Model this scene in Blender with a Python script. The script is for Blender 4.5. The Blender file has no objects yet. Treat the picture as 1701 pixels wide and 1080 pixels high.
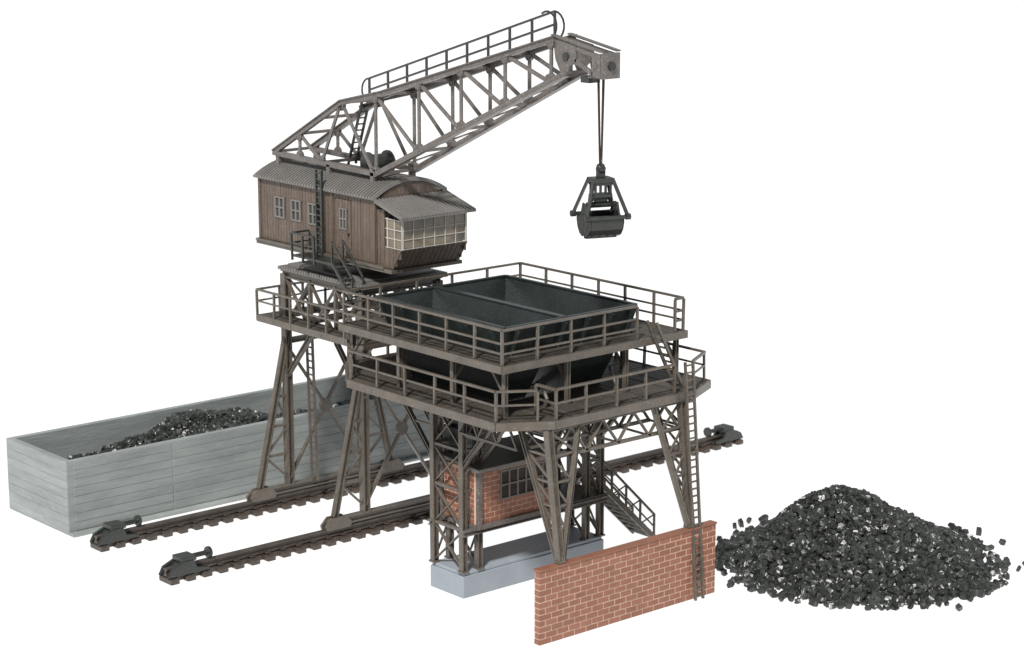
import bpy, bmesh, math, random
import numpy as np
from mathutils import Vector, Matrix
random.seed(7); rng=np.random.default_rng(7)
scene=bpy.context.scene
V=Vector
# ------------------------------------------------------------------ materials
def mat(name, col, rough=0.55, var=0.25, scale=1.5, bump=0.15, bscale=9.0, spec=0.4, island=0.0, dust=0.0, dustcol=(0.5,0.48,0.46), stretch=(1,1,1), metallic=0.0):
    m=bpy.data.materials.new(name); m.use_nodes=True
    nt=m.node_tree; N=nt.nodes; L=nt.links
    b=N["Principled BSDF"]
    b.inputs["Roughness"].default_value=rough
    b.inputs["Specular IOR Level"].default_value=spec
    b.inputs["Metallic"].default_value=metallic
    tc=N.new("ShaderNodeTexCoord"); mp=N.new("ShaderNodeMapping")
    mp.inputs["Scale"].default_value=stretch
    L.new(tc.outputs["Object"],mp.inputs["Vector"])
    n1=N.new("ShaderNodeTexNoise"); n1.inputs["Scale"].default_value=scale; n1.inputs["Detail"].default_value=6; n1.inputs["Roughness"].default_value=0.65
    L.new(mp.outputs["Vector"],n1.inputs["Vector"])
    mr=N.new("ShaderNodeMapRange"); mr.inputs["From Min"].default_value=0.3; mr.inputs["From Max"].default_value=0.7
    mr.inputs["To Min"].default_value=1-var; mr.inputs["To Max"].default_value=1+var
    L.new(n1.outputs["Fac"],mr.inputs["Value"])
    val=mr.outputs["Result"]
    if island>0:
        g=N.new("ShaderNodeNewGeometry"); m2=N.new("ShaderNodeMapRange")
        m2.inputs["To Min"].default_value=1-island; m2.inputs["To Max"].default_value=1+island
        L.new(g.outputs["Random Per Island"],m2.inputs["Value"])
        mu=N.new("ShaderNodeMath"); mu.operation='MULTIPLY'
        L.new(val,mu.inputs[0]); L.new(m2.outputs["Result"],mu.inputs[1]); val=mu.outputs[0]
    vm=N.new("ShaderNodeVectorMath"); vm.operation='SCALE'; vm.inputs[0].default_value=col
    L.new(val,vm.inputs["Scale"])
    out=vm.outputs["Vector"]
    if dust>0:
        n2=N.new("ShaderNodeTexNoise"); n2.inputs["Scale"].default_value=bscale*1.3; n2.inputs["Detail"].default_value=5
        L.new(mp.outputs["Vector"],n2.inputs["Vector"])
        r2=N.new("ShaderNodeMapRange"); r2.inputs["From Min"].default_value=0.57; r2.inputs["From Max"].default_value=0.69
        r2.inputs["To Max"].default_value=dust
        L.new(n2.outputs["Fac"],r2.inputs["Value"])
        mx=N.new("ShaderNodeMix"); mx.data_type='RGBA'
        L.new(r2.outputs["Result"],mx.inputs["Factor"]); L.new(out,mx.inputs["A"]); mx.inputs["B"].default_value=(*dustcol,1)
        out=mx.outputs["Result"]
    L.new(out,b.inputs["Base Color"])
    if bump>0:
        n3=N.new("ShaderNodeTexNoise"); n3.inputs["Scale"].default_value=bscale; n3.inputs["Detail"].default_value=4
        L.new(mp.outputs["Vector"],n3.inputs["Vector"])
        bp=N.new("ShaderNodeBump"); bp.inputs["Strength"].default_value=bump; bp.inputs["Distance"].default_value=0.05
        L.new(n3.outputs["Fac"],bp.inputs["Height"]); L.new(bp.outputs["Normal"],b.inputs["Normal"])
    return m
STEEL=mat("brown_steel_paint",(0.096,0.080,0.063),0.33,0.25,1.2,0.15,8,0.6,dust=0.22,dustcol=(0.33,0.31,0.28))
JIB=mat("grey_steel_paint",(0.118,0.103,0.092),0.33,0.22,1.2,0.15,8,0.6,dust=0.38,dustcol=(0.38,0.37,0.42))
DARK=mat("dark_green_steel",(0.022,0.025,0.022),0.33,0.3,1.5,0.15,8,0.6,dust=0.12,dustcol=(.2,.2,.2))
HOP=mat("black_hopper_sheet",(0.018,0.023,0.022),0.28,0.3,0.9,0.12,10,0.6,dust=0.35,dustcol=(0.07,0.09,0.09))
DECK=mat("deck_planks",(0.066,0.056,0.046),0.5,0.25,1.5,0.2,9,0.4,island=0.18,dust=0.3,dustcol=(0.22,0.21,0.19))
WOOD=mat("weathered_boards",(0.112,0.082,0.063),0.5,0.22,2.0,0.3,6,0.4,island=0.1,dust=0.42,dustcol=(0.30,0.26,0.25),stretch=(3,3,0.6))
ROOF=mat("grey_roof_sheet",(0.160,0.150,0.140),0.42,0.12,1.0,0.1,8,0.45,dust=0.15)
BRICK=mat("red_brick",(0.250,0.104,0.064),0.45,0.14,1.4,0.2,10,0.45,island=0.10,dust=0.15,dustcol=(0.40,0.24,0.18))
MORTAR=mat("brick_mortar",(0.58,0.40,0.31),0.7,0.12,2,0.2,10,0.3)
CONC=mat("grey_concrete",(0.248,0.268,0.262),0.45,0.24,0.6,0.3,4,0.45,dust=0.28,dustcol=(0.42,0.44,0.43),stretch=(0.35,0.35,2.4))
FOUND=mat("blue_grey_block",(0.265,0.297,0.330),0.5,0.08,0.8,0.12,8,0.35)
RUST=mat("dark_rail_brown",(0.058,0.045,0.036),0.38,0.35,1.5,0.2,8,0.5,dust=0.2,dustcol=(0.2,0.16,0.14))
COAL=mat("coal",(0.024,0.0265,0.0235),0.34,0.4,2.0,0.35,9,0.6,island=0.5)
MULL=mat("pale_window_bars",(0.48,0.46,0.42),0.4,0.1)
ROPE=mat("brown_thread",(0.04,0.024,0.016),0.8,0.2)
GLASS=mat("clear_glazing",(0.150,0.120,0.082),0.08,0.7,0.9,0.0,8,0.6)
GLASSD=mat("dark_glazing",(0.05,0.048,0.042),0.12,0.4,1.0,0.0,8,0.6)
# ------------------------------------------------------------------ mesh builder
class MB:
    def __init__(s): s.v=[]; s.f=[]
    def add(s,vs,fs):
        o=len(s.v); s.v+= [tuple(q) for q in vs]; s.f+=[tuple(i+o for i in f) for f in fs]
    def bx(s,x0,x1,y0,y1,z0,z1):
        s.add([(x0,y0,z0),(x1,y0,z0),(x1,y1,z0),(x0,y1,z0),(x0,y0,z1),(x1,y0,z1),(x1,y1,z1),(x0,y1,z1)],
              [(0,3,2,1),(4,5,6,7),(0,1,5,4),(1,2,6,5),(2,3,7,6),(3,0,4,7)])
    def prof(s,p,q,poly,up=(0,0,1)):
        p=V(p);q=V(q);d=(q-p).normalized();u=V(up)
        if abs(d.dot(u))>0.98: u=V((1,0,0))
        sd=d.cross(u).normalized();uu=sd.cross(d)
        n=len(poly)
        vs=[p+sd*a+uu*b for a,b in poly]+[q+sd*a+uu*b for a,b in poly]
        fs=[tuple(range(n))[::-1],tuple(range(n,2*n))]+[(i,(i+1)%n,n+(i+1)%n,n+i) for i in range(n)]
        s.add(vs,fs)
    def beam(s,p,q,w=0.12,h=None,up=(0,0,1)):
        h=h or w; a=w/2;b=h/2
        s.prof(p,q,[(-a,-b),(a,-b),(a,b),(-a,b)],up)
    def ib(s,p,q,w=0.26,h=0.26,t=0.06,up=(0,0,1)):
        a=w/2;b=h/2;c=t/2
        s.prof(p,q,[(-a,-b),(a,-b),(a,-b+t),(c,-b+t),(c,b-t),(a,b-t),(a,b),(-a,b),(-a,b-t),(-c,b-t),(-c,-b+t),(-a,-b+t)],up)
    def cyl(s,p,q,r,n=12,r2=None):
        p=V(p);q=V(q);d=(q-p).normalized();u=V((0,0,1)) if abs(d.z)<0.95 else V((1,0,0))
        sd=d.cross(u).normalized();uu=sd.cross(d);r2=r if r2 is None else r2
        vs=[p+sd*r*math.cos(2*math.pi*i/n)+uu*r*math.sin(2*math.pi*i/n) for i in range(n)]+[q+sd*r2*math.cos(2*math.pi*i/n)+uu*r2*math.sin(2*math.pi*i/n) for i in range(n)]
        s.add(vs,[tuple(range(n))[::-1],tuple(range(n,2*n))]+[(i,(i+1)%n,n+(i+1)%n,n+i) for i in range(n)])
    def poly(s,pts,off):
        n=len(pts);o=V(off);vs=[V(p) for p in pts]+[V(p)+o for p in pts]
        s.add(vs,[tuple(range(n))[::-1],tuple(range(n,2*n))]+[(i,(i+1)%n,n+(i+1)%n,n+i) for i in range(n)])
    def path(s,pts,w):
        for a,b in zip(pts[:-1],pts[1:]): s.cyl(a,b,w/2,7)
ROOTLOC={}
def obj(name,mb,m,parent=None,label=None,bevel=0.0,smooth=False,solid=0.0):
    off=ROOTLOC.get(parent.name,V((0,0,0))) if parent else V((0,0,0))
    me=bpy.data.meshes.new(name)
    me.from_pydata([tuple(V(v)-off) for v in mb.v],[],mb.f)
    bm=bmesh.new(); bm.from_mesh(me); bmesh.ops.recalc_face_normals(bm,faces=bm.faces); bm.to_mesh(me); bm.free()
    me.materials.append(m)
    o=bpy.data.objects.new(name,me); scene.collection.objects.link(o)
    if parent:
        o.parent=parent; ROOTLOC[o.name]=off
    if label:o["label"]=label
    if solid:
        sm=o.modifiers.new("s","SOLIDIFY"); sm.thickness=solid; sm.offset=-1
    if bevel:
        bv=o.modifiers.new("b","BEVEL"); bv.width=bevel; bv.segments=2; bv.limit_method='ANGLE'; bv.angle_limit=math.radians(40)
    if smooth:
        for p in me.polygons:p.use_smooth=True
    return o
def root(name,loc,label,cat,group=None):
    e=bpy.data.objects.new(name,None); e.location=loc; e.empty_display_size=0.5
    scene.collection.objects.link(e); e["label"]=label; e["category"]=cat
    if group:e["group"]=group
    ROOTLOC[e.name]=V(loc); return e
def lerp(a,b,t): return V(a)+(V(b)-V(a))*t
def railing(mb,pts,z,h,sp=1.7,w=0.085,mids=(0.55,),drop=0.25):
    n=len(pts); closed=pts[0]==pts[-1]
    for i in range(n-1):
        a=V((*pts[i],z));b=V((*pts[i+1],z));Ln=(b-a).length;k=max(1,round(Ln/sp)); dz=V((0,0,.004*(i%2)+.002*(i%3)))
        for j in range(k+1):
            if j==0 and (i>0 or closed): continue
            p=lerp(a,b,j/k)+V((random.uniform(-.02,.02),random.uniform(-.02,.02),0)); tl=V((random.uniform(-.03,.03),random.uniform(-.03,.03),0))
            mb.beam(p-V((0,0,drop)),p+tl+V((0,0,h-.03)),w*1.15,w*1.15,up=(b-a).normalized())
        mb.beam(a+V((0,0,h))+dz,b+V((0,0,h))+dz,w*1.5,w*1.0)
        for m in mids: mb.beam(a+V((0,0,h*m))+dz,b+V((0,0,h*m))+dz,w*0.7,w*0.9)
def ladder(mb,p,q,width_dir,w=0.42,sp=0.3,t=0.07):
    p=V(p);q=V(q);d=V(width_dir).normalized()*w/2
    nrm=(q-p).normalized().cross(d.normalized())
    mb.beam(p-d,q-d,t,t*1.4,up=nrm); mb.beam(p+d,q+d,t,t*1.4,up=nrm)
    n=int((q-p).length/sp)
    for i in range(n):
        c=lerp(p,q,(i+.5)/n); mb.beam(c-d,c+d,t*0.8)
def planks(mb,ylim,xlim,X0,X1,Y0,Y1,hole,z,w=0.27,t=0.1,gap=0.035):
    hx0,hx1,hy0,hy1=hole
    y=hy0
    while y<hy1-0.02:
        e=min(y+w-gap,hy1); a,b=xlim((y+e)/2)
        dz=random.uniform(-.012,.012)
        if a<hx0-.05: mb.bx(a,hx0,y,e,z-t+dz,z+dz)
        if b>hx1+.05: mb.bx(hx1,b,y,e,z-t+dz,z+dz)
        y+=w
    x=X0
    while x<X1-0.02:
        e=min(x+w-gap,X1); lo,hi=ylim((x+e)/2); dz=random.uniform(-.012,.012)
        mb.bx(x,e,lo,hy0-gap,z-t+dz,z+dz); mb.bx(x,e,hy1+gap,hi,z-t+dz,z+dz)
        x+=w
# ------------------------------------------------------------------ ground
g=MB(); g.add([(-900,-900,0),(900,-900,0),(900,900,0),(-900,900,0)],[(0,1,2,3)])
gm=bpy.data.materials.new("white_glow_ground"); gm.use_nodes=True
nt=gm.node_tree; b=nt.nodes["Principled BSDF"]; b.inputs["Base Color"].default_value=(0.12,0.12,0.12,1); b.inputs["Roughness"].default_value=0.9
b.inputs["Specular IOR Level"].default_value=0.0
b.inputs["Emission Color"].default_value=(1,0.998,0.993,1); b.inputs["Emission Strength"].default_value=0.99  # added glow, no real source: keeps the ground pure white and washes out shadows
go=obj("ground",g,gm); go["kind"]="structure"; go["label"]="plain white surface under the models, with added glow that hides shadows"
# ------------------------------------------------------------------ coal grains
def grain_templates(n=12):
    T=[]
    for i in range(n):
        bm=bmesh.new()
        for sx in (-1,1):
            for sy in (-1,1):
                for sz in (-1,1):
                    j=lambda:random.uniform(.72,1.0)
                    c=random.uniform(.25,.5)
                    bm.verts.new(V((sx*(1-c)*j(),sy*j(),sz*j()))*.5)
                    bm.verts.new(V((sx*j(),sy*(1-c)*j(),sz*(1-c*.5)*j()))*.5)
        bmesh.ops.convex_hull(bm,input=bm.verts)
        bmesh.ops.delete(bm,geom=[v for v in bm.verts if not v.link_faces],context='VERTS')
        bmesh.ops.dissolve_limit(bm,angle_limit=math.radians(12),verts=bm.verts,edges=bm.edges)
        bm.verts.index_update()
        T.append((np.array([v.co[:] for v in bm.verts]),[tuple(v.index for v in f.verts) for f in bm.faces])); bm.free()
    return T
TPL=grain_templates()
def rotm():
    q=rng.normal(size=4); q/=np.linalg.norm(q); w,x,y,z=q
    return np.array([[1-2*(y*y+z*z),2*(x*y-z*w),2*(x*z+y*w)],[2*(x*y+z*w),1-2*(x*x+z*z),2*(y*z-x*w)],[2*(x*z-y*w),2*(y*z+x*w),1-2*(x*x+y*y)]])
def grains(mb,pts,s0=0.24,s1=0.36):
    for p in pts:
        vs,fs=TPL[rng.integers(len(TPL))]
        s=rng.uniform(s0,s1); sc=np.array([s*rng.uniform(1.0,1.35),s*rng.uniform(.7,.9),s*rng.uniform(.6,.8)])
        w=(vs*sc)@rotm().T+np.array(p)
        mb.add([tuple(q) for q in w],fs)
# ---- pile
PC=np.array([16.2,-7.5]); PK=np.array([15.4,-6.75]); R=5.85; H=3.2
def pile_h(x,y):
    d=np.array([x,y])-PC; rr=np.linalg.norm(d); ang=math.atan2(d[1],d[0])
    Rm=R*(1+0.04*math.sin(3*ang+1)+0.03*math.sin(5*ang+2.2)+0.02*math.sin(9*ang))
    t=min(1,rr/Rm)
    dp=(np.array([x,y])-PK-(PC-PK)*t); r2=np.linalg.norm(dp)/Rm
    r2=min(1,max(r2,0))
    prof=(1-r2)**1.2*1.17
    if r2<0.22: prof-= (0.22-r2)*1.05
    return max(0,H*prof+0.12*math.sin(x*1.7+y)*(1-t)+0.07*math.sin(x*3.1-y*2.3)*(1-t)),t
mb=MB(); n=48
idx={}
for i in range(n+1):
    for j in range(n+1):
        x=PC[0]-R*1.1+2.2*R*i/n; y=PC[1]-R*1.1+2.2*R*j/n
        h,t=pile_h(x,y); idx[i,j]=len(mb.v); mb.v.append((x,y,h-0.15 if t<0.96 else -0.05))
for i in range(n):
    for j in range(n):
        if max(mb.v[idx[a,b]][2] for a,b in ((i,j),(i+1,j),(i+1,j+1),(i,j+1)))>-0.04:
            mb.f.append((idx[i,j],idx[i+1,j],idx[i+1,j+1],idx[i,j+1]))
pts=[]
for k in range(9800):
    a=rng.uniform(0,2*math.pi); rr=R*1.1*math.sqrt(rng.uniform(0,1))
    x=PC[0]+rr*math.cos(a); y=PC[1]+rr*math.sin(a); h,t=pile_h(x,y)
    if t>=0.97:
        if rng.uniform()<0.14: pts.append((x,y,0.10))
        continue
    pts.append((x,y,max(0.10,h+rng.uniform(-.12,.16))))
grains(mb,pts,.21,.36)
cp=obj("coal_pile",mb,COAL); cp["kind"]="stuff"; cp["label"]="heaped pile of loose black coal granules on white surface"; cp["category"]="coal pile"
def stray(x,y,s=0.36):
    m=MB(); grains(m,[(0,0,0)],s,s*1.01); zmin=min(v[2] for v in m.v)
    m.v=[(v[0],v[1],v[2]-zmin) for v in m.v]
    o=obj("coal_lump",m,COAL); o.location=(x,y,0); o["label"]="small loose black coal lump lying on white surface"; o["category"]="coal"; o["group"]="loose coal lumps around the pile"
strays=[]
for k in range(34):
    a=rng.uniform(0,2*math.pi); d=R*rng.uniform(1.07,1.22)
    strays.append((PC[0]+d*math.cos(a)+0.1,PC[1]+d*math.sin(a)))
for x,y in strays:
    if not (x<9.2 and y>-7): stray(x,y,rng.uniform(.24,.36))
# ------------------------------------------------------------------ trough
tr=root("coal_trough",(-8.05,18.3,0),"long grey concrete coal trough with open top","trough")
X0,X1,Y0,Y1,ZT=-8.05,13.0,18.3,23.9,3.45
w=0.32
def endwall(xa,xb,s):
    m=MB(); m.bx(xa,xb,Y0+.003,Y1-.003,0.0,ZT-.004)
    for i in range(8):
        z0=.05+i*.42
        lo,hi=(xa-.012-random.uniform(0,.012),xa+.01) if s<0 else (xb-.01,xb+.015)
        m.bx(lo,hi,Y0+.02,Y1-.02,z0,z0+.405)
    return m
obj("end_wall",endwall(X0+.003,X0+w,-1),CONC,tr,bevel=.012)
obj("end_wall",endwall(X1-w,X1-.003,1),CONC,tr,bevel=.012)
def longwall(ya,yb,side):
    m=MB(); m.bx(X0+w,X1-w,ya,yb,0,ZT)
    if side<0:
        for i in range(8):
            z0=.18+i*.405
            m.bx(X0+w,-2.53,ya-.014-random.uniform(0,.014),ya+.01,z0,z0+.385)
            m.bx(-2.47,X1-w,ya-.014-random.uniform(0,.014),ya+.01,z0,z0+.385)
        m.bx(X0,X1,ya-.4,ya,0,.14)
    return m
obj("side_wall",longwall(Y0,Y0+w,-1),CONC,tr,bevel=.012)
obj("side_wall",longwall(Y1-w,Y1,1),CONC,tr,bevel=.012)
m=MB(); m.bx(X0+w,X1-w,Y0+w,Y1-w,0.02,.5); obj("floor",m,CONC,tr)
def th(x,y):
    base=2.2+1.15*math.exp(-((x-1.6)/3.2)**2)
    e=min(1,max(0,(x+7.0)/2.0)); base=.5+(base-.5)*e**.6
    return base-0.08*(y-21)**2+0.10*math.sin(x*1.9)+.1*math.sin(y*2.7+x)
mb=MB(); nx,ny=60,18
for i in range(nx+1):
    for j in range(ny+1):
        x=-7+19*i/nx; y=Y0+w+(Y1-Y0-2*w)*j/ny; mb.v.append((x,y,th(x,y)-.12))
for i in range(nx):
    for j in range(ny):
        a=i*(ny+1)+j; mb.f.append((a,a+ny+1,a+ny+2,a+1))
pts=[]
for k in range(6000):
    x=rng.uniform(-6.9,12.5); y=rng.uniform(Y0+w+.15,Y1-w-.15); pts.append((x,y,max(.6,th(x,y)+rng.uniform(-.1,.18))))
grains(mb,pts,.20,.32)
hp=obj("coal_heap",mb,COAL); hp["kind"]="stuff"; hp["label"]="black coal granules heaped inside the grey trough"; hp["category"]="coal heap"
# ------------------------------------------------------------------ rails
sl=MB(); sl.bx(-.22,.22,-.5,.5,0,.26); sl.bx(-.13,.13,-.26,.26,.26,.36)
def track(y,xa,xb,lab):
    rt=root("crane_rail",(xa,y,0),lab,"rail","rails the crane runs on")
    m=MB(); m.ib((xa,y,.48),(xb,y,.48),.26,.34,.1); m.beam((xa,y,.16),(xb,y,.16),.42,.2); obj("rail",m,RUST,rt,bevel=.015)
    n=int((xb-xa)/.82); first=None
    for i in range(n+1):
        x=(xb-xa-.4)*i/n+.2
        if first is None:
            me=bpy.data.meshes.new("sleeper"); me.from_pydata(sl.v,[],sl.f); me.materials.append(RUST)
            first=bpy.data.objects.new("sleeper",me); scene.collection.objects.link(first)
            bv=first.modifiers.new("b","BEVEL"); bv.width=.06; bv.segments=2
            first.parent=rt; first.location=(x,0,0)
        else:
            o=first.copy(); scene.collection.objects.link(o); o.parent=rt; o.location=(x,0,0)
    for x,d in ((xa,1),(xb,-1)):
        m=MB()
        sp=[(x-.1*d,.3),(x+1.95*d,.3),(x+1.95*d,.45),(x+1.35*d,.55),(x+1.2*d,.88),(x+.75*d,.92),(x+.1*d,.65)]
        m.poly([(a,y-.42,c) for a,c in sp],(0,.16,0)); m.poly([(a,y+.26,c) for a,c in sp],(0,.16,0))
        m.poly([(x,y-.26,.42),(x+1.15*d,y-.26,.45),(x+1.15*d,y-.26,.85),(x+.75*d,y-.26,.85)],(0,.52,0))
        m.bx(min(x+.6*d,x+1.35*d),max(x+.6*d,x+1.35*d),y-.38,y+.38,.85,1.06)
        m.cyl((x+1.2*d,y,.93),(x+2.15*d,y,.93),.11); m.cyl((x+2.1*d,y,.93),(x+2.26*d,y,.93),.25,16)
        obj("buffer_stop",m,DARK,rt,bevel=.02)
track(9.8,-8.3,26.6,"long dark brown crane rail with buffer stops at both ends")
track(15.7,-8.2,16.0,"dark brown crane rail running beside the concrete trough")
# ------------------------------------------------------------------ brick wall
def bricks(mb,x0,x1,z0,z1,plane,axis='y',sgn=-1,bw=.62,bh=.25,gap=.05,dep=.014,holes=()):
    r=0; z=z0
    while z<z1-.05:
        ze=min(z+bh-gap,z1); x=x0-(bw/2 if r%2 else 0)
        while x<x1-.02:
            a=max(x,x0);e=min(x+bw-gap,x1)
            if e-a>.08:
                segs=[(a,e)]
                for hx0,hx1,hz0,hz1 in holes:
                    ns=[]
                    for (p,q) in segs:
                        if ze<=hz0 or z>=hz1 or q<=hx0 or p>=hx1: ns.append((p,q))
                        else:
                            if p<hx0-.04: ns.append((p,hx0))
                            if q>hx1+.04: ns.append((hx1,q))
                    segs=ns
                for p,q in segs:
                    d=dep+random.uniform(-.004,.004)
                    lo,hi=sorted((plane,plane+sgn*d))
                    if axis=='y': mb.bx(p,q,lo,hi,z,ze)
                    else: mb.bx(lo,hi,p,q,z,ze)
            x+=bw
        z+=bh; r+=1
bw_=root("brick_wall",(-1.25,-6.2,0),"low red brick wall carrying the two front bunker legs","brick wall")
m=MB(); m.bx(-1.25,8.5,-6.2,-5.9,0,3.02); obj("wall_core",m,MORTAR,bw_)
m=MB(); bricks(m,-1.25,8.5,.02,2.99,-6.2); bricks(m,-1.25,8.5,.02,2.99,-5.9,sgn=1); bricks(m,-6.2,-5.9,.02,2.99,-1.25,axis='x',sgn=-1)
m.bx(-1.29,8.54,-6.24,-5.86,3.0,3.08)
obj("brickwork",m,BRICK,bw_)
# ------------------------------------------------------------------ bunker
bk=root("coal_bunker",(3.95,1.1,0),"brown steel coal bunker with two railed decks and black hopper","coal bunker")
m=MB(); m.bx(0,7.95,0,2.2,0,.95); m.bx(.06,7.89,.06,2.14,.95,1.1); obj("foundation",m,FOUND,bk,bevel=.03,label="blue-grey concrete foundation block")
ZL,ZU=8.65,10.8
for xa,xb,s in ((.12,.95,1),(7.83,7.0,-1)):
    m=MB(); P=[(xa,.15),(xa,2.05),(xb,.15),(xb,2.05)]
    for x,y in P:
        m.ib((x,y,1.1),(x,y,8.3),.25,.27,.06); m.bx(x-.18,x+.18,y-.18,y+.18,1.1,1.17)
    zs=[1.2,2.9,4.6,6.3,8.1]
    for k,(a,b) in enumerate(zip(zs[:-1],zs[1:])):
        for (x0,y0),(x1,y1) in (((xa,.15),(xa,2.05)),((xb,.15),(xb,2.05)),((xa,.15),(xb,.15)),((xa,2.05),(xb,2.05))):
            if abs(y0-y1)>1 and x0==xb and 1<=k<=1: continue
            m.beam((x0,y0,b),(x1,y1,b),.16,.12)
            if abs(y0-y1)>1:
                m.beam((x0,y0,a),(x1,y1,b),.12,.07)
                if x0==xa: m.beam((x1+.02,y1,a),(x0+.02,y0,b),.12,.06)
            else: m.beam((x0,y0,a),(x1,y1,b),.08,.06)
    for x in (xa,xb):
        m.ib((x,2.05,5.6),(x,4.6,8.3),.16,.2,.05); m.ib((x,.15,5.6),(x,-2.2,8.3),.16,.2,.05)
        m.beam((x,2.05,7.0),(x,3.4,7.0),.09); m.beam((x,.15,7.0),(x,-1.1,7.0),.09)
    for y in (.15,2.05): m.ib((xb,y,6.0),(xb+s*1.5,y,8.2),.13,.16,.04)
    obj("tower",m,STEEL,bk)
for bxp,tx,s in ((-.05,0.0,1),(7.15,7.3,-1)):
    m=MB(); B=V((bxp,-6.05,3.1)); T0=V((tx,-5.25,8.3)); T1=V((tx,-3.5,8.3)); T2=V((tx+s*1.6,-5.25,8.3))
    m.ib(B,T0,.28,.3,.06); m.ib(B+V((0,.12,0)),T1,.2,.22,.05); m.ib(B+V((s*.12,0,0)),T2,.2,.22,.05)
    for t in (.25,.42,.6,.8):
        m.beam(lerp(B,T0,t),lerp(B,T1,t),.09); m.beam(lerp(B,T0,t),lerp(B,T2,t),.09)
    for a,b in ((.25,.42),(.42,.6),(.6,.8),(.8,1)):
        m.beam(lerp(B,T0,a),lerp(B,T1,b),.08); m.beam(lerp(B,T0,b),lerp(B,T2,a),.08)
    m.bx(B.x-.2,B.x+.2,B.y-.12,B.y+.2,3.085,3.2)
    obj("front_leg",m,STEEL,bk)
m=MB()
for y in (-5.25,-3.5,.15,2.05,4.6,7.2):
    m.ib((-1.5 if abs(y+5.25)>.1 and y<7 else 0.05,y,8.37),(9.4 if abs(y+5.25)>.1 and y<7 else 7.9,y,8.37),.2,.3,.05)
for x in (-.1,7.9,2.6,5.3): m.ib((x,-5.1,8.2),(x,7.1,8.2),.14,.2,.04)
for y in (-5.25,-3.5):
    m.beam((.3,y,7.15),(7.2,y,7.15),.12,.14)
    k=4
    for i in range(k):
        xa=.3+6.9*i/k;xb=.3+6.9*(i+1)/k;xm=(xa+xb)/2
        m.beam((xa,y,7.15),(xm,y,8.25),.12,.08);m.beam((xm,y,8.25),(xb,y,7.15),.12,.08)
for i in range(5):
    x=.3+6.9*i/4; m.beam((x,-5.25,7.15),(x,-3.5,7.15),.08)
m.beam((-.1,-3.5,7.15),(-.1,.1,7.15),.1)
for i in range(3):
    a=-3.5+1.2*i; m.beam((-.1,a,7.15),(-.1,a+.6,8.2),.08); m.beam((-.1,a+.6,8.2),(-.1,a+1.2,7.15),.08)
obj("girder",m,STEEL,bk)
LX0,LX1,LY0,LY1=-1.8,9.6,-5.4,8.0
def ylimL(x):
    lo=LY0+max(0,(0.2-x))*0.62+max(0,x-7.9)*.45; hi=LY1-max(0,(0.1-x))*1.35-max(0,x-8)*1.0
    return lo,hi
m=MB(); planks(m,ylimL,lambda y:(LX0,LX1),LX0,LX1,LY0,LY1,(.8,6.6,-1.7,4.1),ZL)
obj("lower_deck",m,DECK,bk,label="lower dark plank deck with cut corners")
outL=[(LX0,5.4),(LX0,-4.2),(.2,-5.45),(7.9,-5.45),(9.65,-4.6),(9.65,6.4),(8,8.05),(.1,8.05),(LX0,5.4)]
m=MB()
for i,(a,b_) in enumerate(zip(outL[:-1],outL[1:])): m.beam((a[0],a[1],ZL-.14+.003*(i%3)),(b_[0],b_[1],ZL-.14+.003*(i%3)),.1,.34)
obj("deck_edge",m,STEEL,bk)
def rpart(pts,z,h,**k):
    m=MB(); railing(m,pts,z,h,**k); obj("railing",m,STEEL,bk)
rpart([(.1,7.95),(LX0+.08,5.35),(LX0+.08,-4.1),(-.35,-4.98)],ZL,1.25,sp=1.75)
rpart([(.3,-4.2),(.3,-5.35),(6.8,-5.35)],ZL,1.25,sp=1.6)
rpart([(7.85,-5.35),(9.4,-4.5),(9.4,6.3),(8,7.9),(.4,7.95)],ZL,1.25,sp=1.75)
UX0,UX1,UY0,UY1=-1.35,8.8,-4.05,6.55
m=MB(); planks(m,lambda x:(UY0,UY1),lambda y:(UX0,UX1),UX0,UX1,UY0,UY1,(-.05,7.0,-2.75,5.25),ZU)
obj("upper_deck",m,DECK,bk,label="upper plank deck around the hopper rim")
m=MB(); c=[(UX0,UY0),(UX1,UY0),(UX1,UY1),(UX0,UY1),(UX0,UY0)]
for i,(a,b_) in enumerate(zip(c[:-1],c[1:])): m.beam((a[0],a[1],ZU-.12+.004*(i%2)),(b_[0],b_[1],ZU-.12+.004*(i%2)),.1,.3)
obj("deck_edge",m,STEEL,bk)
I=.13
rpart([(6.0,UY0+I),(UX0+I,UY0+I),(UX0+I,UY1-I),(UX1-I,UY1-I),(UX1-I,UY0+I),(8.2,UY0+I)],ZU,1.42,sp=1.8,mids=(.62,.34))
for x in (-.9,2.4,5.6,8.5):
    for y in (-3.7,6.2):
        m=MB(); m.ib((x,y,ZL),(x,y,ZU-.2),.18,.18,.05)
        yy=y+(.9 if y<0 else -.9); m.beam((x,y,ZL+.9),(x,yy,ZU-.2),.1); obj("deck_post",m,STEEL,bk)
for y in (-.5,3.0):
    for x,s in ((-.9,1),(8.5,-1)):
        m=MB(); m.ib((x,y,ZL),(x,y,ZU-.2),.18,.18,.05); m.beam((x,y,ZL+.9),(x+s*.9,y,ZU-.2),.1); obj("deck_post",m,STEEL,bk)
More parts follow.
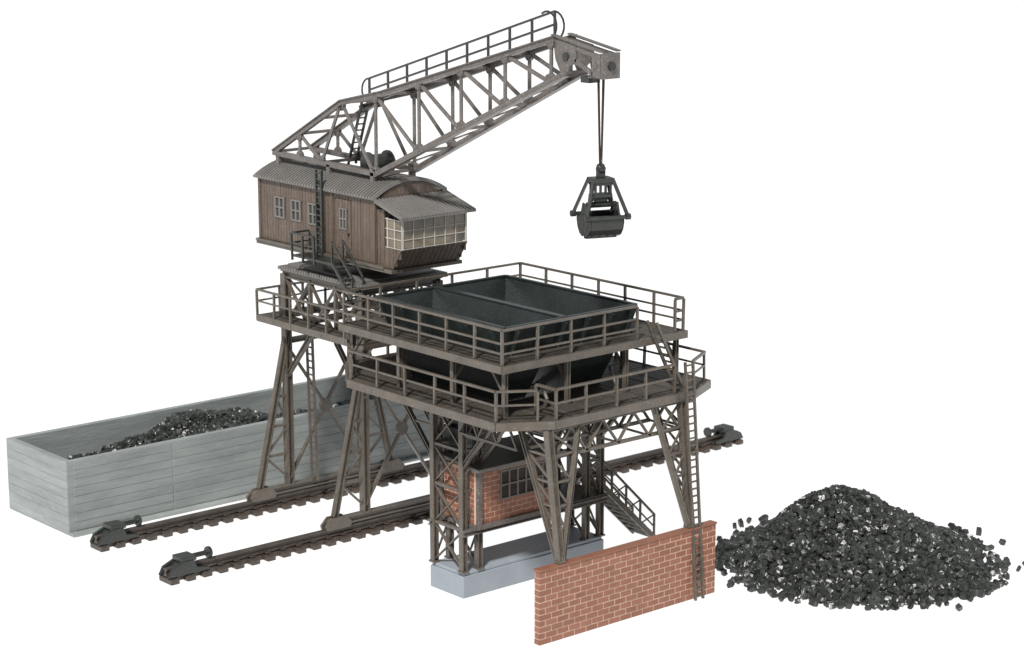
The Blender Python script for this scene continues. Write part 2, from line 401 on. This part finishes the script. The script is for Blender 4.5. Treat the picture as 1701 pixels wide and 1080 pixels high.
def hopper(x0,x1,y0,y1):
    rings=[(11.95,0,0),(9.6,.75,.75),(8.2,1.05,1.4),(6.9,1.3,2.9)]
    mb=MB()
    for z,ix,iy in rings:
        ix=min(ix,(x1-x0)/2-.35); iy=min(iy,(y1-y0)/2-.4)
        mb.v+=[(x0+ix,y0+iy,z),(x1-ix,y0+iy,z),(x1-ix,y1-iy,z),(x0+ix,y1-iy,z)]
    for k in range(len(rings)-1):
        for i in range(4):
            a=4*k+i;b=4*k+(i+1)%4; mb.f.append((a,b,b+4,a+4))
    k=4*(len(rings)-1); mb.f.append((k,k+1,k+2,k+3))
    return mb
HX=(-.2,2.95,6.95); HY=(-2.9,5.4)
obj("hopper",hopper(HX[0],HX[1]-.12,*HY),HOP,bk,solid=.07,label="narrow black hopper bin with sloping walls")
obj("hopper",hopper(HX[1]+.12,HX[2],*HY),HOP,bk,solid=.07,label="wide black hopper bin with sloping walls")
m=MB()
for i,(a,b_) in enumerate((((HX[0],HY[0]),(HX[2],HY[0])),((HX[2],HY[0]),(HX[2],HY[1])),((HX[2],HY[1]),(HX[0],HY[1])),((HX[0],HY[1]),(HX[0],HY[0])),((HX[1],HY[0]),(HX[1],HY[1])))):
    zz=12.0+.004*i; m.beam((*a,zz),(*b_,zz),.17 if i<4 else .34,.10)
for x in np.linspace(.3,6.6,6): m.poly([(x,HY[0]-.02,11.9),(x,HY[0]-.3,11.85),(x,HY[0]+.5,10.1)],(.07,0,0))
for y in np.linspace(-2.3,4.8,6): m.poly([(HX[0]-.02,y,11.9),(HX[0]-.3,y,11.85),(HX[0]+.5,y,10.1)],(0,.07,0))
obj("hopper_rim",m,HOP,bk,bevel=.02)
for x,y in ((1.4,-3.1),(5.2,-3.1)):
    m=MB(); m.path([(x,y+1.6,7.4),(x,y,7.8),(x,y-.5,9.0),(x,y-.2,9.5),(x+.3,y+.2,9.55)],.16); obj("chute_lever",m,STEEL,bk)
    m=MB(); m.bx(x-.7,x+.6,.2,2.2,6.1,6.95); obj("chute",m,DARK,bk,bevel=.04)
# hut
hx0,hx1,hy0,hy1,hz0,hz1=.55,4.9,-.25,1.95,3.0,5.45
m=MB(); m.bx(hx0,hx1,hy0,hy1,hz0,hz1)
hw=obj("brick_cabin",m,MORTAR,bk,label="small red brick cabin between the towers with grey roof")
win=(1.75,4.6,4.0,5.25)
m=MB(); bricks(m,hx0+.2,hx1-.2,hz0+.15,hz1-.1,hy0,holes=(win,),bw=.5,bh=.22,gap=.04)
obj("brickwork",m,BRICK,hw)
m=MB(); bricks(m,hy0+.2,hy1-.1,hz0+.15,hz1-.1,hx0,axis='x',bw=.5,bh=.22,gap=.04)
obj("brickwork",m,BRICK,hw)
m=MB()
for x in (hx0+.08,hx1-.08): m.beam((x,hy0-.03,hz0),(x,hy0-.03,hz1),.2,.18)
m.ib((hx0-.02,hy1,hz0),(hx0-.02,hy1,hz1),.2,.2,.05)
m.beam((hx0,hy0-.03,hz0+.04),(hx1,hy0-.03,hz0+.04),.16,.2); m.beam((hx0-.03,hy0,hz0+.044),(hx0-.03,hy1,hz0+.044),.16,.2)
m.beam((hx0,hy0-.03,hz1-.03),(hx1,hy0-.03,hz1-.03),.14,.14)
m.ib((-.1,-.1,2.85),(8.0,-.1,2.85),.2,.24,.05); m.ib((-.1,2.1,2.85),(8.0,2.1,2.85),.2,.24,.05)
obj("frame",m,JIB,hw)
m=MB(); m.bx(hx1,8.0,-.15,2.1,2.98,3.06); obj("landing",m,DECK,hw)
m=MB(); m.poly([(hx0-.25,hy0-.35,hz1+.02),(hx0-.25,hy1+.1,hz1+.25),(hx0-.25,hy1+.1,hz1+.38),(hx0-.25,hy0-.35,hz1+.16)],(hx1-hx0+.5,0,0))
obj("roof",m,ROOF,hw,bevel=.02)
m=MB(); m.bx(win[0]+.01,win[1]-.01,hy0-.015,hy0-.004,win[2]+.01,win[3]-.01)
wn=obj("window",m,GLASSD,hw)
m=MB(); x0,x1,z0,z1=win
for i in range(7):
    x=x0+.04+(x1-x0-.08)*i/6; m.bx(x-.036,x+.036,hy0-.075,hy0-.018,z0,z1)
for z in (z0+.03,(z0+z1)/2,z1-.03): m.bx(x0,x1,hy0-.068,hy0-.03,z-.034,z+.034)
obj("frame",m,ROOF,wn)
m=MB()
S0z=3.5
for y in (.5,1.9):
    m.beam((8.0,y,S0z),(11.6,y,.08),.09,.24)
    m.beam((8.0,y,S0z+1.15),(11.5,y,1.25),.09); m.beam((8.0,y,S0z+.6),(11.5,y,.68),.06)
    for t in (0,.25,.5,.75,1):
        p=lerp((8.0,y,S0z),(11.5,y,.15),t); m.beam(p,p+V((0,0,1.12)),.08)
    for t in (0,.25,.5,.75):
        p=lerp((8.0,y,S0z),(11.5,y,.15),t);q=lerp((8.0,y,S0z+1.15),(11.5,y,1.25),t+.25); m.beam(p,q,.05)
for i in range(11):
    p=lerp((8.0,0,S0z),(11.6,0,.1),(i+.5)/11); m.bx(p.x-.17,p.x+.17,.5,1.9,p.z-.04,p.z+.04)
obj("stair",m,STEEL,bk,label="brown lattice stair from the cabin to the surface")
m=MB(); ladder(m,(7.35,-6.45,0.02),(7.35,-5.62,10.0),(1,0,0),.44,.3,.08)
obj("ladder",m,STEEL,bk)
m=MB(); ladder(m,(7.95,-4.45,ZL),(6.35,-4.45,11.6),(0,1,0),.55,.35,.09); obj("ladder",m,STEEL,bk)
# ------------------------------------------------------------------ crane
cr=root("gantry_crane",(4.45,12.75,.6),"brown gantry crane with wooden machine house and lattice jib","crane")
YF,YB=9.8,15.7; PX=(2.3,6.6)
for y,so in ((YF,-1),(YB,1)):
    m=MB()
    m.ib((.3,y,.92),(8.6,y,.92),.3,.36,.07)
    for x in (.1,7.7):
        for y2 in (y-.24,y+.11):
            m.poly([(x-.1,y2,.62),(x+1.2,y2,.62),(x+1.3,y2,.82),(x+1.0,y2,1.16),(x+.2,y2,1.16),(x-.15,y2,.82)],(0,.13,0))
        for wx in (x+.3,x+.85): m.cyl((wx,y-.1,.86),(wx,y+.1,.86),.24,16)
    obj("bogie_beam",m,STEEL,cr)
    for x,s in ((PX[0],-1),(PX[1],1)):
        m=MB()
        m.ib((x,y,1.1),(x,y,11.2),.36,.36,.07)
        xe=.6 if s<0 else 8.3
        m.ib((x,y,8.4),(xe,y,1.15),.24,.28,.06)
        L_=lambda z: x+(xe-x)*(8.4-z)/(8.4-1.15)
        for z in (2.6,4.0,5.4,6.8): m.beam((x,y,z),(L_(z),y,z),.12)
        m.beam((x,y,1.3),(L_(2.6),y,2.6),.1); m.beam((L_(2.6),y,2.6),(x,y,4.0),.1); m.beam((x,y,4.0),(L_(5.4),y,5.4),.1)
        yi=y-so*2.0
        m.ib((x,y,6.3),(x,yi,8.6),.18,.22,.05)
        obj("portal_leg",m,STEEL,cr)
    m=MB(); cx,cz=4.45,4.6
    for x in PX:
        for z in (1.4,7.8): m.beam((x,y-.03 if (x<4)==(z<4) else y+.04,z),(cx,y,cz),.18,.1)
    m.cyl((cx,y-.1,cz),(cx,y+.1,cz),.3,16)
    m.ib((PX[0],y,8.0),(PX[1],y,8.0),.2,.26,.05)
    obj("cross_brace",m,STEEL,cr)
m=MB()
for x in PX:
    m.ib((x,YF,8.75),(x,YB,8.75),.26,.34,.06); m.ib((x,YF-.2,11.2),(x,YB+.2,11.2),.26,.34,.06)
    k=3
    for i in range(k):
        a=YF+(YB-YF)*i/k;b=YF+(YB-YF)*(i+1)/k
        m.beam((x-.03,a,8.8),(x-.03,b,11.15),.17,.06);m.beam((x+.04,a,11.15),(x+.04,b,8.8),.17,.06)
        if i: m.beam((x,a,8.8),(x,a,11.15),.16)
for y in (YF,YB):
    m.ib((PX[0],y,8.75),(PX[1],y,8.75),.24,.3,.06); m.ib((PX[0],y,11.2),(PX[1],y,11.2),.24,.3,.06)
    for i in range(2):
        a=PX[0]+4.3*i/2;b=a+4.3/2
        m.beam((a,y-.03,8.8),(b,y-.03,11.15),.17,.06);m.beam((a,y+.04,11.15),(b,y+.04,8.8),.17,.06)
obj("portal_frame",m,STEEL,cr)
m=MB(); m.bx(2.05,6.85,9.35,15.95,11.4,11.55)
m.bx(2.4,6.5,9.8,15.6,11.55,11.68)
for i in range(32):
    y=9.45+i*.2; m.bx(2.0,6.9,y,y+.1,11.5,11.6)
obj("platform",m,ROOF,cr,label="ribbed grey platform plate under the turntable")
m=MB(); m.cyl((4.45,12.75,11.68),(4.45,12.75,12.0),1.7,40); m.cyl((4.45,12.75,12.0),(4.45,12.75,12.26),1.4,40); obj("turntable",m,STEEL,cr)
m=MB(); planks(m,lambda x:(8.6,16.7),lambda y:(1.45,7.9),1.45,7.9,8.6,16.7,(2.45,6.45,9.95,15.55),9.2)
obj("walkway",m,DECK,cr)
c=[(1.4,8.55),(7.95,8.55),(7.95,16.75),(1.4,16.75),(1.4,8.55)]
m=MB()
for i,(a,b_) in enumerate(zip(c[:-1],c[1:])): m.beam((*a,9.05+.004*(i%2)),(*b_,9.05+.004*(i%2)),.09,.3)
obj("walkway_edge",m,STEEL,cr)
m=MB(); railing(m,c,9.2,1.2,sp=1.4); obj("railing",m,STEEL,cr)
m=MB(); ladder(m,(3.4,15.2,1.2),(3.0,14.9,9.2),(0,1,0),.45,.33,.08); obj("ladder",m,STEEL,cr)
# ---- house
HX0,HX1,HY0,HY1,HZ0,HZ1=2.62,6.38,9.15,18.2,12.4,15.4
m=MB(); m.bx(HX0+.04,HX1-.04,HY0+.01,HY1-.04,HZ0+.05,HZ1)
house=obj("machine_house",m,WOOD,cr,label="brown boarded machine house with curved grey roof")
def boards(mb,a0,a1,z0,z1,plane,axis,sgn,holes=(),w=.22,gap=.022):
    a=a0
    while a<a1-.02:
        e=min(a+w-gap,a1); segs=[(z0,z1)]
        for h0,h1,hz0,hz1 in holes:
            if e<=h0 or a>=h1: continue
            ns=[]
            for p,q in segs:
                if p<hz0: ns.append((p,min(q,hz0)))
                if q>hz1: ns.append((max(p,hz1),q))
            segs=ns
        for p,q in segs:
            lo,hi=sorted((plane,plane+sgn*(.045+random.uniform(-.006,.006))))
            if axis=='x': mb.bx(lo,hi,a,e,p,q)
            else: mb.bx(a,e,lo,hi,p,q)
        a+=w
WY=(16.45,15.15,13.8); DY=(10.95,12.05)
holes=[(y-.36,y+.36,13.7,14.65) for y in WY]+[(DY[0],DY[1],12.9,15.15)]
m=MB(); boards(m,HY0,HY1,HZ0+.15,HZ1-.02,HX0+.04,'x',-1,holes); boards(m,HY0,HY1,HZ0+.15,HZ1-.02,HX1-.04,'x',1)
boards(m,HX0,HX1,HZ0+.15,HZ1,HY1-.04,'y',1); boards(m,HX0,HX1,HZ0+.15,HZ1+.1,HY0,'y',-1)
for y in (HY0+.08,HY1-.1,12.35): m.bx(HX0-.05,HX0-.02,y-.08,y+.08,HZ0+.14,HZ1)
obj("boarding",m,WOOD,house)
m=MB(); m.bx(HX0-.12,HX1+.12,7.9,HY1+.1,12.26,12.42); m.bx(HX0-.2,HX1+.2,8.4,HY1+.05,12.42,12.52)
obj("base_frame",m,STEEL,house)
for y in WY:
    m=MB(); m.bx(HX0+.012,HX0+.036,y-.35,y+.35,13.71,14.64)
    wo=obj("window",m,GLASSD,house)
    m=MB()
    for a in (y-.34,y,y+.34): m.bx(HX0-.06,HX0+.008,a-.04,a+.04,13.68,14.67)
    for z in (13.71,14.17,14.63): m.bx(HX0-.053,HX0+.004,y-.37,y+.37,z-.036,z+.036)
    obj("frame",m,ROOF,wo)
m=MB(); boards(m,DY[0]+.03,DY[1]-.03,12.92,15.12,HX0+.03,'x',-1,[(11.28,11.75,13.8,14.7)],w=.21)
do=obj("door",m,WOOD,house)
m=MB(); m.bx(HX0+.012,HX0+.036,11.28,11.75,13.8,14.7); wo=obj("window",m,GLASSD,do)
m=MB()
for a in (11.28,11.51,11.75): m.bx(HX0-.06,HX0+.008,a-.035,a+.035,13.78,14.72)
for z in (13.8,14.25,14.7): m.bx(HX0-.053,HX0+.004,11.25,11.78,z-.03,z+.03)
obj("frame",m,ROOF,wo)
m=MB(); m.cyl((HX0-.12,11.1,13.6),(HX0+.0,11.1,13.6),.05,8); obj("handle",m,DARK,do)
def arcz(t): return 15.38+.68*(1-(2*t-1)**2)
def arc(ext,dz,n=24): return [(HX0-ext+(HX1-HX0+2*ext)*i/n, arcz(i/n)+dz) for i in range(n+1)]
m=MB(); ring=arc(.18,0)+list(reversed(arc(.18,.10)))
m.poly([(x,HY0-.14,z) for x,z in ring],(0,HY1-HY0+.32,0))
rib=arc(.21,.03)+list(reversed(arc(.21,.17)))
y=HY0-.10
while y<HY1+.05:
    m.poly([(x,y,z) for x,z in rib],(0,.09,0)); y+=.21
obj("roof",m,ROOF,house,label="curved ribbed grey roof")
gab=[(HX0+.05,15.36)]+[(x,z-.03) for x,z in arc(-.05,0)]+[(HX1-.05,15.36)]
for yy in (HY1-.13,HY0-.06):
    m=MB(); m.poly([(x,yy,z) for x,z in gab],(0,.05,0)); obj("gable",m,WOOD,house)
CF,CBt=7.35,7.95
cab=MB(); cab.poly([(HX0+.1,9.08,12.53),(HX0+.1,CBt+.1,12.53),(HX0+.1,CF+.1,13.33),(HX0+.1,9.08,13.33)],(HX1-HX0-.2,0,0))
cab.bx(HX0+.12,HX1-.12,8.6,9.07,13.33,14.85)
cb=obj("driver_cab",cab,WOOD,cr,label="projecting glazed driver cab with slanted lower front")
m=MB()
a=HX0
while a<HX1-.05:
    e=min(a+.24,HX1); p=V((0,CBt,12.45));q=V((0,CF,13.35))
    m.poly([(a,p.y,p.z),(e,p.y,p.z),(e,q.y,q.z),(a,q.y,q.z)],(0,.07,.03)); a+=.27
for (ya,yb,zb) in ((7.42,7.7,12.95),(7.73,7.95,12.6),(7.98,8.25,12.45),(8.28,8.55,12.45),(8.58,8.85,12.45),(8.88,9.08,12.45)):
    for x,s in ((HX0+.1,-1),(HX1-.1,1)):
        lo,hi=sorted((x,x+s*.06)); m.bx(lo,hi,ya,yb,zb,13.35)
        if ya>8.5: m.bx(lo,hi,ya,yb,13.35,15.0)
obj("boarding",m,WOOD,cb)
m=MB(); m.bx(HX0+.1,HX1-.1,CF+.03,CF+.05,13.42,14.62); m.bx(HX0+.07,HX0+.09,CF+.05,8.5,13.42,14.62); m.bx(HX1-.09,HX1-.07,CF+.05,8.5,13.42,14.62)
wo=obj("window",m,GLASS,cb)
m=MB()
for i in range(7):
    x=HX0+.1+(HX1-HX0-.2)*i/6; ww=.05 if i in(0,6) else .018; m.bx(x-ww,x+ww,CF-.01,CF+.025,13.36,14.7)
for z in (13.39,13.8,14.21,14.65): m.bx(HX0+.06,HX1-.06,CF-.005,CF+.018,z-.016,z+.016)
for yy in (7.85,8.35): m.bx(HX0+.02,HX0+.066,yy-.02,yy+.02,13.36,14.7)
for z in (13.39,13.8,14.21,14.65): m.bx(HX0+.028,HX0+.06,CF+.02,8.5,z-.018,z+.018)
obj("frame",m,MULL,wo)
m=MB(); m.poly([(HX0-.2,7.0,14.72),(HX0-.2,9.0,15.3),(HX0-.2,9.0,15.42),(HX0-.2,7.0,14.84)],(HX1-HX0+.4,0,0))
x=HX0-.17
while x<HX1+.1:
    m.poly([(x,6.98,14.82),(x,8.99,15.4),(x,8.99,15.46),(x,6.98,14.88)],(.08,0,0)); x+=.2
obj("roof",m,ROOF,cb)
m=MB(); ladder(m,(HX0-.22,13.05,12.45),(HX0-.22,13.05,16.3),(0,1,0),.42,.26,.08); obj("ladder",m,DARK,house)
m=MB(); m.bx(HX0-1.1,HX0-.13,11.0,14.0,12.33,12.42)
railing(m,[(HX0-.15,14.0),(HX0-1.1,14.0),(HX0-1.1,12.3)],12.42,1.0,sp=.9,w=.075)
ladder(m,(HX0-.75,11.0,12.42),(HX0-.75,9.6,11.0),(1,0,0),.6,.2,.09)
for xx in (HX0-.45,HX0-1.05):
    m.beam((xx,11.0,13.4),(xx,9.5,11.9),.07); m.beam((xx,11.0,12.42),(xx,11.0,13.4),.07); m.beam((xx,9.6,11.0),(xx,9.5,11.95),.07)
obj("balcony",m,DARK,house,label="small dark balcony with steps beside the door")
# ---- jib
m=MB()
def jx(y):
    t=min(1,max(0,(10.1-y)/12.0)); return 1.08-.6*t
def jp(s,y,z): return V((4.5+s*jx(y),y,z))
TAIL=(18.0,16.5);BF=(10.1,16.35);T2=(12.6,19.3);T3=(9.6,19.95);TE=(-1.1,23.0);BE=(-1.8,21.7)
def top(y):
    if y>T2[0]: t=(TAIL[0]-y)/(TAIL[0]-T2[0]); return TAIL[1]+(T2[1]-TAIL[1])*t
    if y>T3[0]: t=(T2[0]-y)/(T2[0]-T3[0]); return T2[1]+(T3[1]-T2[1])*t
    t=(T3[0]-y)/(T3[0]-TE[0]); return T3[1]+(TE[1]-T3[1])*t
def bot(y):
    if y>BF[0]: t=(TAIL[0]-y)/(TAIL[0]-BF[0]); return TAIL[1]+(BF[1]-TAIL[1])*t
    t=(BF[0]-y)/(BF[0]-BE[0]); return BF[1]+(BE[1]-BF[1])*t
ND=[10.1,7.2,4.5,1.8,-.9]
for s in (-1,1):
    up=(1,0,0)
    def C(y0,z0,y1,z1,w=.2,h=.22): m.beam(jp(s,y0,z0),jp(s,y1,z1),h,w,up=up)
    C(*TAIL,*T2);C(*T2,*T3);C(*T3,*TE);C(*TAIL,*BF,.24,.22);C(*BF,*BE)
    for (a,b_) in ((TAIL,T2),(T2,T3),(T3,TE)):
        m.beam(jp(s,a[0],a[1]+.12),jp(s,b_[0],b_[1]+.12),.05,.34,up=up)
    m.beam(jp(s,BF[0],BF[1]-.12),jp(s,BE[0],BE[1]-.12),.05,.34,up=up)
    Z=lambda y,k: jp(s,y,top(y) if k=='t' else bot(y))
    segs=[((15.9,'t'),(15.9,'b')),((15.9,'t'),(14.2,'b')),((14.2,'b'),(12.7,'t')),((12.6,'t'),(10.3,'b'))]
    for i,y in enumerate(ND):
        segs.append(((y,'t'),(y,'b')))
        if i<len(ND)-1: segs.append(((y,'t'),(ND[i+1]+.1,'b')))
    for p_,q_ in segs: m.beam(Z(*p_),Z(*q_),.16,.08,up=up)
    for (y,k) in sorted(set([a for sg in segs for a in sg])):
        p=jp(s,y,top(y)-.12 if k=='t' else bot(y)+.12)
        m.cyl(p-V((.085,0,0)),p+V((.085,0,0)),.21,12)
        for a in range(5):
            o=V((0,.13*math.cos(a*1.257),.13*math.sin(a*1.257))); m.cyl(p+o-V((.115,0,0)),p+o+V((.115,0,0)),.035,6)
for y in (17.9,15.9,14.2,12.6,10.1,7.2,4.5,1.8,-.9):
    m.beam(jp(-1,y,top(y)),jp(1,y,top(y)),.13)
for y in (14.2,10.1,7.2,4.5,1.8,-.9,-1.8):
    m.beam(jp(-1,y,bot(y)),jp(1,y,bot(y)),.13)
for a,b_ in zip(ND[:-1],ND[1:]):
    m.beam(jp(-1,a,bot(a)),jp(1,b_,bot(b_)),.08)
for y in (17.6,13.6,10.3):
    for s in(-1,1): m.bx(4.5+s*1.08-.12,4.5+s*1.08+.12,y-.12,y+.12,15.8,16.4)
jib=obj("jib",m,JIB,cr,label="long grey-brown lattice jib truss")
m=MB()
for s in (-1,1):
    x=4.5+s*.45-.05
    m.poly([(x,-.95,23.03),(x,-2.3,22.8),(x,-2.35,22.2),(x,-1.95,21.95),(x,-1.8,21.6),(x,-1.4,21.7),(x,-1.1,22.2)],(.1,0,0))
    m.poly([(x,-3.25,22.62),(x,-3.75,22.54),(x,-3.75,21.62),(x,-3.25,21.66)],(.1,0,0))
    m.poly([(x,-2.25,22.3),(x,-3.3,21.86),(x,-3.3,21.66),(x,-2.25,22.1)],(.1,0,0))
    m.poly([(x+.015,-2.28,22.78),(x+.015,-3.26,22.62),(x+.015,-3.26,22.44),(x+.015,-2.28,22.62)],(.07,0,0))
    m.beam((4.5+s*.45,-.9,23.16),(4.5+s*.45,-3.8,22.66),.24,.06)
m.bx(4.02,4.98,-3.86,-3.76,21.58,22.6)
m.bx(4.06,4.94,-3.755,-3.0,21.58,21.65)
m.cyl((3.97,-3.45,22.1),(5.03,-3.45,22.1),.13,10)
hd=obj("jib_head",m,JIB,jib)
m=MB(); m.cyl((4.32,-3.25,22.1),(4.68,-3.25,22.1),.42,24); m.cyl((4.5,-3.95,22.08),(4.5,-3.85,22.08),.18,16)
for s in (-1,1): m.cyl((4.5+s*.505,-1.75,22.35),(4.5+s*.57,-1.75,22.35),.17,14)
m.bx(4.2,4.8,-2.9,-2.4,21.35,21.62)
obj("pulley",m,DARK,hd)
m=MB()
SL=(TE[1]-T3[1])/(T3[0]-TE[0])
def wp(y,h,dx=0): return V((4.5+1.2-.045*(12.8-y)+dx,y,T3[1]+SL*(T3[0]-y)+.2+h))
ya,yb=13.6,0.2
for h in (1.15,.62): m.beam(wp(ya,h),wp(yb,h),.09)
for i in range(10):
    y=ya+(yb-ya)*i/9; m.beam(wp(y,-.1),wp(y,1.15),.09); m.beam(wp(y,-.1),wp(y,-.1,-.6),.08)
for yy,s in ((ya,1),(yb,-1)):
    pts=[wp(yy,0.58)+V((0,s*.57*math.sin(a),.57*math.cos(a))) for a in np.linspace(0,math.pi,10)]; m.path(pts,.09)
pts=[wp(yb-.1,0.58,-.5)+V((0,-.57*math.sin(a),.57*math.cos(a))) for a in np.linspace(-.6,math.pi,12)]; m.path(pts,.09)
m.beam(wp(ya,-.06)-V((.3,0,0)),wp(yb,-.06)-V((.3,0,0)),.5,.06)
obj("railing",m,DARK,jib,label="dark handrail along the jib catwalk")
m=MB(); ladder(m,(5.2,14.3,16.2),(5.35,13.3,19.4),(1,0,0),.42,.28,.08); obj("ladder",m,DARK,jib)
m=MB(); m.cyl((4.0,11.4,16.6),(5.0,11.4,16.6),.42,18); m.cyl((3.9,11.4,16.6),(4.0,11.4,16.6),.55,18); m.cyl((5.0,11.4,16.6),(5.1,11.4,16.6),.55,18)
obj("winch",m,DARK,jib)
# ------------------------------------------------------------------ grab
gx,gy=4.5,-3.3
gr=root("grab_bucket",(gx,gy,15.2),"dark grey clamshell grab bucket hanging on brown cable","grab bucket")
gr.rotation_euler=(0,0,math.radians(70))
m=MB()
for dx,dy in ((-.16,0),(.16,.05),(0,-.12),(.05,.14)): m.cyl((gx+dx,gy+dy,21.9),(gx+dx*.25,gy+dy*.3,18.1),.036,6)
obj("cable",m,ROPE,gr)
m=MB()
m.cyl((gx,gy-.12,17.95),(gx,gy+.12,17.95),.2,16); m.cyl((gx,gy-.2,17.95),(gx,gy+.2,17.95),.07,8); m.bx(gx-.1,gx+.1,gy-.17,gy+.17,17.6,17.95)
m.path([(gx,gy,18.15)]+[(gx+.1*math.sin(a),gy,18.25-.1*math.cos(a)) for a in np.linspace(0,6.2,9)],.05)
m.bx(gx-.36,gx+.36,gy-.46,gy+.46,17.42,17.6); m.bx(gx-.3,gx+.3,gy-.4,gy+.4,17.3,17.42)
for i in range(4):
    y=gy-.33+.22*i
    m.bx(gx-.3,gx-.2,y-.04,y+.04,16.95,17.3); m.bx(gx+.2,gx+.3,y-.04,y+.04,16.95,17.3)
m.bx(gx-.28,gx+.28,gy-.4,gy+.4,16.82,16.95); m.cyl((gx,gy-.6,16.5),(gx,gy+.6,16.5),.12,12)
m.cyl((gx,gy-.25,16.72),(gx,gy+.25,16.72),.17,14)
for s in (-1,1):
    for yy in (-.38,.38): m.beam((gx+s*.2,gy+yy,16.9),(gx+s*.06,gy+yy*1.3,16.45),.09)
obj("head_frame",m,DARK,gr,bevel=.015)
for s in (-1,1):
    m=MB(); W=.72
    pro=[(0.02,15.3),(.2,15.22),(.45,15.32),(.66,15.56),(.76,15.85),(.74,16.08)]
    outer=[(gx+s*x,z) for x,z in pro]
    inn=[(gx+s*max(.02,(x-.06)),z+.06) for x,z in reversed(pro)]
    m.poly([(x,gy-W,z) for x,z in outer+inn],(0,2*W,0))
    for yy in (-W-.01,W-.06):
        side=[(gx+s*.02,15.32)]+outer[1:]+[(gx+s*.34,16.12),(gx+s*.14,16.6),(gx+s*.02,16.58)]
        m.poly([(x,gy+yy,z) for x,z in side],(0,.07,0))
    m.bx(min(gx+s*.01,gx+s*.12),max(gx+s*.01,gx+s*.12),gy-W+.05,gy+W-.05,15.15,15.34)
    for k in range(4):
        y=gy-.5+.33*k; m.bx(min(gx+s*.3,gx+s*.42),max(gx+s*.3,gx+s*.42),y-.05,y+.05,15.24,15.4)
    m.bx(min(gx+s*.66,gx+s*.82),max(gx+s*.66,gx+s*.82),gy-.8,gy+.8,16.0,16.14)
    obj("bucket_shell",m,DARK,gr,bevel=.012)
    for yy in (-1,1):
        m=MB(); m.beam((gx+s*.28,gy+yy*.42,17.52),(gx+s*.74,gy+yy*.88,16.1),.12,.12); m.cyl((gx+s*.74,gy+yy*.88-.1,16.08),(gx+s*.74,gy+yy*.88+.1,16.08),.13,10)
        obj("arm",m,DARK,gr)
# ------------------------------------------------------------------ light
w=bpy.data.worlds.new("World"); scene.world=w; w.use_nodes=True
bg=w.node_tree.nodes["Background"]; bg.inputs[0].default_value=(0.92,0.96,1.0,1); bg.inputs[1].default_value=0.38
sd=bpy.data.lights.new("key_lamp","SUN"); sd.energy=4.6; sd.angle=math.radians(6); sd.color=(1,0.985,0.96)
so=bpy.data.objects.new("key_lamp",sd); scene.collection.objects.link(so)
so.rotation_euler=V((0.70,0.46,-0.95)).normalized().to_track_quat('-Z','Y').to_euler()
# ------------------------------------------------------------------ camera
p=math.radians(12.2); a=math.radians(49.3)
f=V((math.cos(p)*math.cos(a),math.cos(p)*math.sin(a),-math.sin(p))); r=V((math.sin(a),-math.cos(a),0)); u=r.cross(f)
cd=bpy.data.cameras.new("Camera"); cam=bpy.data.objects.new("Camera",cd); scene.collection.objects.link(cam)
M=Matrix((( r.x,u.x,-f.x,-55.86),(r.y,u.y,-f.y,-68.03),(r.z,u.z,-f.z,30.67),(0,0,0,1))); cam.matrix_world=M
cd.sensor_width=36; cd.lens=3700/1701*36; cd.clip_end=3000; cd.clip_start=.5
cd.dof.use_dof=True; cd.dof.focus_distance=94; cd.dof.aperture_fstop=0.28
scene.camera=cam
scene.view_settings.view_transform='Standard'; scene.view_settings.look='None'; scene.view_settings.exposure=0
